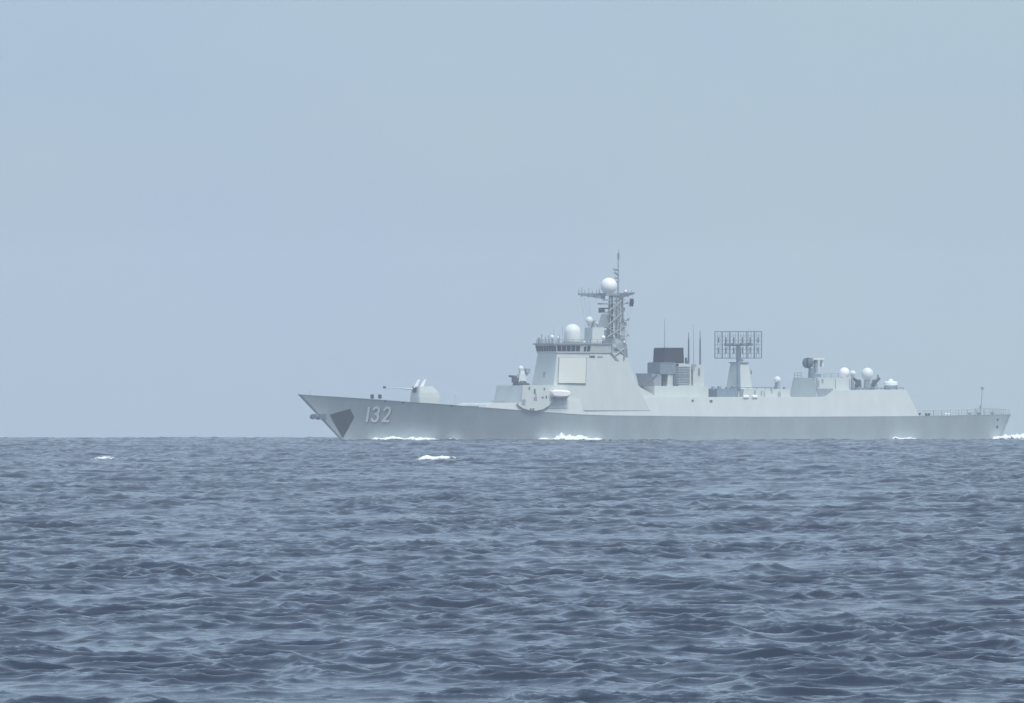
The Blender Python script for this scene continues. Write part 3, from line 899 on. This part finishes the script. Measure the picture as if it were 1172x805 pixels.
# ---- midships deck gear
b = NB(); bxp(b, 811, 842, 445, 456, 4, 3.0); obj('locker_bank', b, M['blue'], ship)
for px in (815, 822, 831, 838):
    b = NB(); bxp(b, px, px + 2.4, 442 + random.random() * 2, 446, .8, 4.4); obj('vent_cowl', b, M['mid'], ship)
b = NB(); bxp(b, 838, 905.5, 445.4, 456, 5, 2.5, (.2, .6, 0, 0)); aftm = obj('missile_deckhouse', b, M['grey'], ship)
rail('walkway_railing', [P(836, 445.6, 5), P(886, 445.6, 5)], aftm, .35, 1.8, .07, 'slate', 1)
for q in ((863.5, 447, 865, 451), (871, 447.6, 872.2, 453), (874.4, 448, 875.4, 454), (883, 446.8, 884, 450), (890.6, 449, 891.6, 454), (892.4, 448, 893.4, 454), (881.5, 443.4, 884, 446)):
    mark(*q, M['mid'], aftm, lambda x, y: 5.02, 'stanchion')
for q in ((482 / 6.706 + 720, 457.6, 794, 459.5), (812.5, 458, 815.5, 460.2)):
    mark(*q, M['dark'], deckhouse, lambda x, y: 8.35 + (y - 470) * .043 + .0, 'scuttle')
b = NB(); bxp(b, 886.2, 893.2, 436.5, 446, 1.5, 1.5, (.1, .1, .1, .1)); obj('director_pedestal', b, M['mid'], ship)
dome(889.6, 430.8, 437.5, 4.0, 1.5, 'director_dome', ship, 'dome', True)
b = NB(); bxp(b, 896, 899, 443, 446, .8, 1.5); obj('vent_cowl', b, M['mid'], ship)

# ---- aft superstructure
b = NB()
def al(py, pxl, pxr, w): 
    z = P(930, py, 0).z; return [(P(pxl, py, -w).x, -w, z), (P(pxr, py, w).x, -w, z), (P(pxr, py, w).x, w, z), (P(pxl, py, -w).x, w, z)]
loft(b, [al(457, 903.4, 935, 6.2), al(453.4, 904, 935, 6.1), al(432.6, 908.6, 933, 5.0)])
aft = obj('aft_deckhouse', b, M['grey'], ship)
b = NB(); bxp(b, 925, 972, 432.9, 456, 4.2, 1.0); obj('hangar_house', b, M['grey'], aft)
b = NB(); bxp(b, 918, 953.4, 445, 456.5, 6.8, 2.6); obj('launcher_deck', b, M['mid'], aft)
mark(934.5, 435.4, 937.5, 443, M['mid'], aft, lambda x, y: 3.1, 'door'); mark(940.5, 434, 942.5, 438.5, M['mid'], aft, lambda x, y: 3.1, 'ladder')
mark(956, 434, 956.8, 445, M['mid'], aft, lambda x, y: 3.1, 'ladder'); mark(972, 434, 972.8, 445, M['mid'], aft, lambda x, y: 3.1, 'ladder')
rail('roof_railing', [P(909.5, 433, -4), P(917, 433, -1.6)], aft, 1.1, 1.0); rail('roof_railing', [P(943, 433.4, 2.8), P(960, 433.4, 2.8)], aft, 1.0, 1.2)
# fire control radar
b = NB(); tube(b, P(929, 433.4, 0), P(929, 421, 0), .75, .65, 12); bxp(b, 926, 940, 428, 432, 1.6, 0); fc = obj('radar_mount', b, M['blue'], aft)
b = NB(); tube(b, P(922.4, 415.5, -.6), P(925.6, 415.5, .2), 1.05, 1.1, 16); tube(b, P(925.6, 415.5, .2), P(929.5, 415.5, .6), 1.1, .5, 16); obj('radar_dish', b, M['slate'], aft)
b = NB(); bxp(b, 926.5, 943.5, 410, 412, 1.8, 0); obj('radar_canopy', b, M['dome'], aft)
b = NB(); bxp(b, 931, 936, 412.2, 427, .9, 0); bxp(b, 928, 932, 413, 420, .8, 0); obj('radar_yoke', b, M['mid'], aft)
b = NB(); bxp(b, 938.5, 942.6, 412.2, 420, 1.0, 0); obj('radar_box', b, M['dome'], aft)
# domes on the hangar roof
dome(966.4, 420.6, 434, 6.2, 1.0, 'radome', aft, 'white', True)
b = NB(); bxp(b, 961.5, 972.5, 433, 447, 1.6, 1.0); obj('radome_base', b, M['grey'], aft)
dome(976, 424, 433.5, 3.5, 0.5, 'radome', aft, 'dome', True)
b = NB(); tube(b, P(976, 446.5, .5), P(976, 433, .5), .45, .35); obj('radome_post', b, M['mid'], aft)
dome(992.6, 420.8, 435, 7.2, 0, 'radome', aft, 'dome', True)
b = NB(); tube(b, P(992.6, 447, 0), P(992.6, 434.5, 0), .8, .62, 12); tube(b, P(992.6, 447, 0), P(992.6, 444.8, 0), 1.6, 1.5, 12); obj('radome_post', b, M['mid'], aft)
for px, b_ in ((982, 3.0), (1000.5, 3.0)):
    b = NB(); lathe(b, P(px, 447.5, b_), [(1.0, 0), (.8, .5), (.45, .9)], 14); g0 = obj('gun_mount', b, M['mid'], hangar)
    b = NB(); bxp(b, px - 4, px + 4.4, 434.6, 443.5, 1.1, b_, (.25, .25, .1, .1)); obj('gun_house', b, M['slate' if px < 990 else 'mid'], g0)
    b = NB(); tube(b, P(px, 438, b_ + .3), P(px + (6.4 if px > 990 else -5), 433, b_ + .3), .38, .24, 10); tube(b, P(px - 2, 441.5, b_ + .7), P(px + 2, 436, b_ + .7), .4, .4, 10); obj('gun_barrels', b, M['dark'], g0)
b = NB(); bxp(b, 1003.4, 1006.4, 429, 437, .7, 2.4, (.1, .1, 0, 0)); obj('sensor_head', b, M['mid'], hangar)
b = NB(); lathe(b, P(1019.5, 446.4, 1.5), [(1.45, 0), (1.45, .75), (1.3, .85)], 20); dish = obj('satellite_base', b, M['mid'], hangar)
b = NB(); lathe(b, P(1019.5, 442, 1.5), [(1.2, 0), (1.5, .15), (1.5, .75), (1.15, .95), (.5, 1.0), (.45, 1.35), (.1, 1.5)], 24); obj('satellite_cover', b, M['white'], dish, smooth=False)
rail('hangar_railing', [P(975, 447.2, 6.3), P(1034, 446.6, 6.2)], hangar, .45, 1.6, .09, 'slate', 1)

# ---- flight deck nets, staff
def deck_edge_pts(px0, px1, side, n=10):
    out = []
    x0, x1 = P(px0, 475, 8).x, P(px1, 475, 7.8).x
    for i in range(n + 1):
        x = x0 + (x1 - x0) * i / n; b = deck_b(x) - .15
        out.append(Vector((x, -b * side, deck_z(x, b) - .05)))
    return out
rail('flight_deck_railing', deck_edge_pts(1058, 1156, 1), ship, 1.25, .62, .055, 'grey', 2)
rail('flight_deck_railing', deck_edge_pts(1062, 1156, -1), ship, 1.25, .62, .05, 'grey', 2)
e = deck_edge_pts(1058, 1155, 1)[-1]; e2 = deck_edge_pts(1062, 1155, -1)[-1]
rail('flight_deck_railing', [e, e2], ship, 1.25, .8, .04, 'mid', 2)
b = NB(); tube(b, P(1122.5, 476, 0), P(1124.3, 443.5, 0), .09, .05, 6); bxp(b, 1123.5, 1125.2, 443.2, 446.2, .3); tube(b, P(1122.4, 470, 0), P(1122.4, 464, 0), .22)
obj('ensign_staff', b, M['mid'], ship)
for px, m in ((1060.5, 'dark'), (1062.8, 'dark'), (1085.5, 'white'), (1082, 'white'), (1110, 'mid'), (1136, 'mid'), (1120, 'slate')):
    b = NB(); x = P(px, 475, 7).x; z = deck_z(x, 7) - .12
    tube(b, (x, -7, z), (x, -7, z + .55), .24, .22); tube(b, (x - .35, -7, z + .5), (x + .35, -7, z + .5), .16, .16)
    obj('deck_fitting', b, M[m], ship)

# ------------------------------------------------------------------ things carried by the ship
def world_at(p):
    return O + AX * p[0] + AY * p[1] + Vector((0, 0, p[2]))
def place(bm, name, m, origin, smooth=False):
    """mesh built in ship coordinates, set as a top-level object with its origin at its own base"""
    bmesh.ops.translate(bm, verts=bm.verts, vec=-Vector(origin))
    o = obj(name, bm, m, None, smooth)
    o.location = world_at(origin); o.rotation_euler = (0, 0, THETA)
    return o
def tag(o, label, cat, group=None):
    o['label'] = label; o['category'] = cat
    if group: o['group'] = group
    return o

# boat in its cradle beside the bridge
c = P(640, 455, 9.0)
b = NB()
secs = []
x0, x1 = P(630.4, 450, 9.0).x, P(652.5, 450, 9.0).x
for t, w, zl, zh in ((0, .55, .5, 1.25), (.06, .9, .15, 1.5), (.3, 1.0, 0, 1.55), (.7, 1.0, 0, 1.45), (.9, .75, .15, 1.3), (1, .2, .5, 1.1)):
    x = x0 + (x1 - x0) * t; z = c.z
    secs.append([(x, -9 - w, z + zl + .3), (x, -9 - w, z + zh - .3), (x, -9 - w * .6, z + zh), (x, -9 + w * .6, z + zh), (x, -9 + w, z + zh - .3), (x, -9 + w, z + zl + .3), (x, -9 + w * .5, z + zl), (x, -9 - w * .5, z + zl)])
loft(b, secs)
boat = bpy.data.objects.new('boat', None); COL.objects.link(boat)
boat.location = world_at(c); boat.rotation_euler = (0, 0, THETA)
tag(boat, 'small white boat slung beside the warship under its square radar panel', 'boat')
bmesh.ops.translate(b, verts=b.verts, vec=-c); obj('boat_hull', b, M['white'], boat)
b = NB(); bxp(b, 632, 634.5, 445.6, 449, 1.2, 9.0); bmesh.ops.translate(b, verts=b.verts, vec=-c); obj('console', b, M['white'], boat)
b = NB(); tube(b, P(632, 455.6, 8.0), P(632, 454, 9.4), .2); tube(b, P(648, 455.6, 8), P(648, 454, 9.4), .2); tube(b, P(631, 455, 9.2), P(650, 454.4, 9.2), .2); 
obj('boat_cradle', b, M['mid'], tower)

# life rafts on the midships deck edge
for px, lab in ((853.5, 'white life raft canister on the deck edge below the lattice radar, nearer the bow'), (863.5, 'white life raft canister on the deck edge below the lattice radar, nearer the stern')):
    c = P(px, 455.6, 7.6)
    b = NB(); a0, a1 = P(px - 3.2, 454.6, 7.6), P(px + 3.2, 454.6, 7.6)
    n = (a1 - a0)
    prof = [(0, .1), (.03, .3), (.1, .38), (.48, .38), (.5, .42), (.52, .38), (.9, .38), (.97, .3), (1, .1)]
    loft(b, [[a0 + n * t + Vector((0, math.cos(k * math.pi / 6) * r, math.sin(k * math.pi / 6) * r)) for k in range(12)] for t, r in prof])
    tag(place(b, 'life_raft', M['white'], c), lab, 'life raft', 'life raft canisters on the deck edge')

# signal flag on the starboard halyard
b = NB(); rows = []
for i in range(7):
    t = i / 6
    rows.append([P(720.6 + j * .9 + .4 * math.sin(i * 1.1 + j), 342 + t * 9 + .4 * math.sin(j * 2.1), 5.0 + .25 * math.sin(j * 1.7 + i * .8)) for j in range(6)])
loft(b, rows, cap=False, closed=False)
fl = place(b, 'flag', M['flag'], P(722.5, 346, 5.0)); sm = fl.modifiers.new('thickness', 'SOLIDIFY'); sm.thickness = .02
tag(fl, 'small dark flag hanging below the yardarm of the mast', 'flag')

# ------------------------------------------------------------------ white water
def hash_noise(x, y, seed=0):
    r = np.random.default_rng(seed); v = np.zeros_like(x)
    for i in range(26):
        l = math.exp(r.uniform(math.log(.5), math.log(5))); a = r.uniform(0, 6.28); p = r.uniform(0, 6.28)
        v += np.sin(2 * np.pi / l * (x * math.cos(a) + y * math.sin(a)) + p) * l ** .6
    return v / v.std()
def foam_strip(line, width, height, seed, name, label, peaks=(), torn=.3):
    """lumpy white water along a world polyline; peaks: (fraction, extra height, spread)"""
    pts = [Vector(p) for p in line]
    nl, nw = 160, 28
    seg = np.cumsum([0] + [(b - a).length for a, b in zip(pts, pts[1:])]); T = seg[-1]
    X = np.zeros((nl, nw)); Y = np.zeros((nl, nw)); E = np.zeros((nl, nw)); H = np.zeros((nl, nw))
    for i in range(nl):
        s = i / (nl - 1); d = s * T
        k = min(int(np.searchsorted(seg, d, side='right')) - 1, len(pts) - 2)
        a, b2 = pts[k], pts[k + 1]; f = (d - seg[k]) / max(1e-6, seg[k + 1] - seg[k])
        c = a.lerp(b2, f); t = (b2 - a).normalized(); n = Vector((t.y, -t.x, 0))
        env = min(1, s / .15, (1 - s) / .15)
        pk = sum(h * math.exp(-((s - q) / w) ** 2) for q, h, w in peaks)
        for j in range(nw):
            v = j / (nw - 1) * 2 - 1
            p = c + n * (v * width / 2)
            X[i, j], Y[i, j] = p.x, p.y
            e = max(0, 1 - v * v) * env
            E[i, j] = e; H[i, j] = height * e ** .6 + pk * max(0, 1 - (v * 1.1) ** 2)
    nz = hash_noise(X, Y, seed)
    # sit on the surface: find the undisplaced grid point that lands here
    gx, gy = X.copy(), Y.copy()
    for _ in range(5):
        sx, sy, sz, _j = sea_at(gx, gy, 2.0)
        gx += X - sx; gy += Y - sy
    _a, _b, Z, _j = sea_at(gx, gy, 2.0)
    Z = np.asarray(Z, float) + .03 - .12 * (E < .02) + H * np.clip(.85 + .2 * nz, .2, 1.5)
    me = bpy.data.meshes.new(name)
    co = np.stack([X, Y, Z], -1).reshape(-1, 3)
    idx = np.arange(nl * nw).reshape(nl, nw)
    q = np.stack([idx[:-1, :-1], idx[:-1, 1:], idx[1:, 1:], idx[1:, :-1]], -1).reshape(-1, 4)
    cen = co.mean(0); me.from_pydata((co - cen).tolist(), [], q.tolist())
    for p in me.polygons: p.use_smooth = True
    at = me.attributes.new('cover', 'FLOAT', 'POINT'); at.data.foreach_set('value', (E.reshape(-1) ** .5 * .9 - torn).astype(np.float32))
    me.materials.append(M['foam'])
    o = bpy.data.objects.new(name, me); COL.objects.link(o); o.location = cen
    o['kind'] = 'stuff'; o['label'] = label; o['category'] = 'foam'
    return o
def wl(px, off=.8):
    """a point just outside the port waterline at a measured column"""
    h = on_hull(px, 500.5, 0)
    p = world_at(h); p.z = 0
    return p - AY * off
foam_strip([wl(415), wl(432), wl(450), wl(480), wl(503)], 2.8, .7, 3, 'bow_foam', 'white bow wave curling along the hull below the number')
foam_strip([wl(510), wl(520), wl(529)], 1.8, .45, 4, 'bow_foam', 'short white streak on the waterline behind the bow wave')
foam_strip([wl(610), wl(650), wl(695)], 3.6, .6, 5, 'hull_foam', 'splashing white wave breaking against the middle of the hull', ((.34, 1.0, .045), (.47, .5, .10), (.62, .5, .05)))
foam_strip([wl(1017), wl(1035), wl(1052)], 1.6, .55, 6, 'hull_foam', 'thin white streak on the waterline under the hangar')
ws = P(1144, 503, 6.0)
foam_strip([world_at((ws.x - 4, -7.6, 0)), world_at((ws.x + 2, -7.6, 0)), world_at((ws.x + 30, -6, 0))], 6, 1.2, 8, 'wake_foam', 'white churned wake trailing behind the stern')

def sea_point(px, py):
    r = ray(px, py); t = 0.0
    # ray against the curved mean surface
    lo, hi_ = 150.0, 2200.0
    fz = lambda t: (CAMP + r * t).z + ((r.x * t) ** 2 + (r.y * t - DIST) ** 2) / (2 * RAD)
    while hi_ - lo > .01:
        m = (lo + hi_) / 2
        if fz(m) > 0: lo = m
        else: hi_ = m
    return CAMP + r * lo
for px0, px1, py, w, h, sd, lab, tn in ((476, 519, 526.5, 6, .34, 21, 'broad white breaking crest in front of the warship', .5), (114, 125, 527, 5, .28, 22, 'small whitecap far out on the empty water ahead of the warship', .66)):
    a, b_ = sea_point(px0, py + 1), sea_point(px1, py)
    foam_strip([a, (a + b_) / 2, b_], w, h, sd, 'whitecap', lab, ((.4, .22, .12), (.7, .2, .1)), tn)

# ------------------------------------------------------------------ haze
hz = NB(); box(hz, -2700, 2700, -2150, 1750, -75, 66)
ho = obj('haze', hz, M['grey'])
hm = bpy.data.materials.new('haze'); hm.use_nodes = True
nt = hm.node_tree
nt.nodes.remove(nt.nodes['Principled BSDF'])
pv = nt.nodes.new('ShaderNodeVolumePrincipled')
pv.inputs['Color'].default_value = (0.90, 0.94, 1.0, 1)
pv.inputs['Density'].default_value = HAZE_DENSITY
nt.links.new(pv.outputs[0], nt.nodes['Material Output'].inputs['Volume'])
ho.data.materials.clear(); ho.data.materials.append(hm)
ho['kind'] = 'stuff'; ho['label'] = 'pale sea haze between the viewer and the ship'; ho['category'] = 'haze'
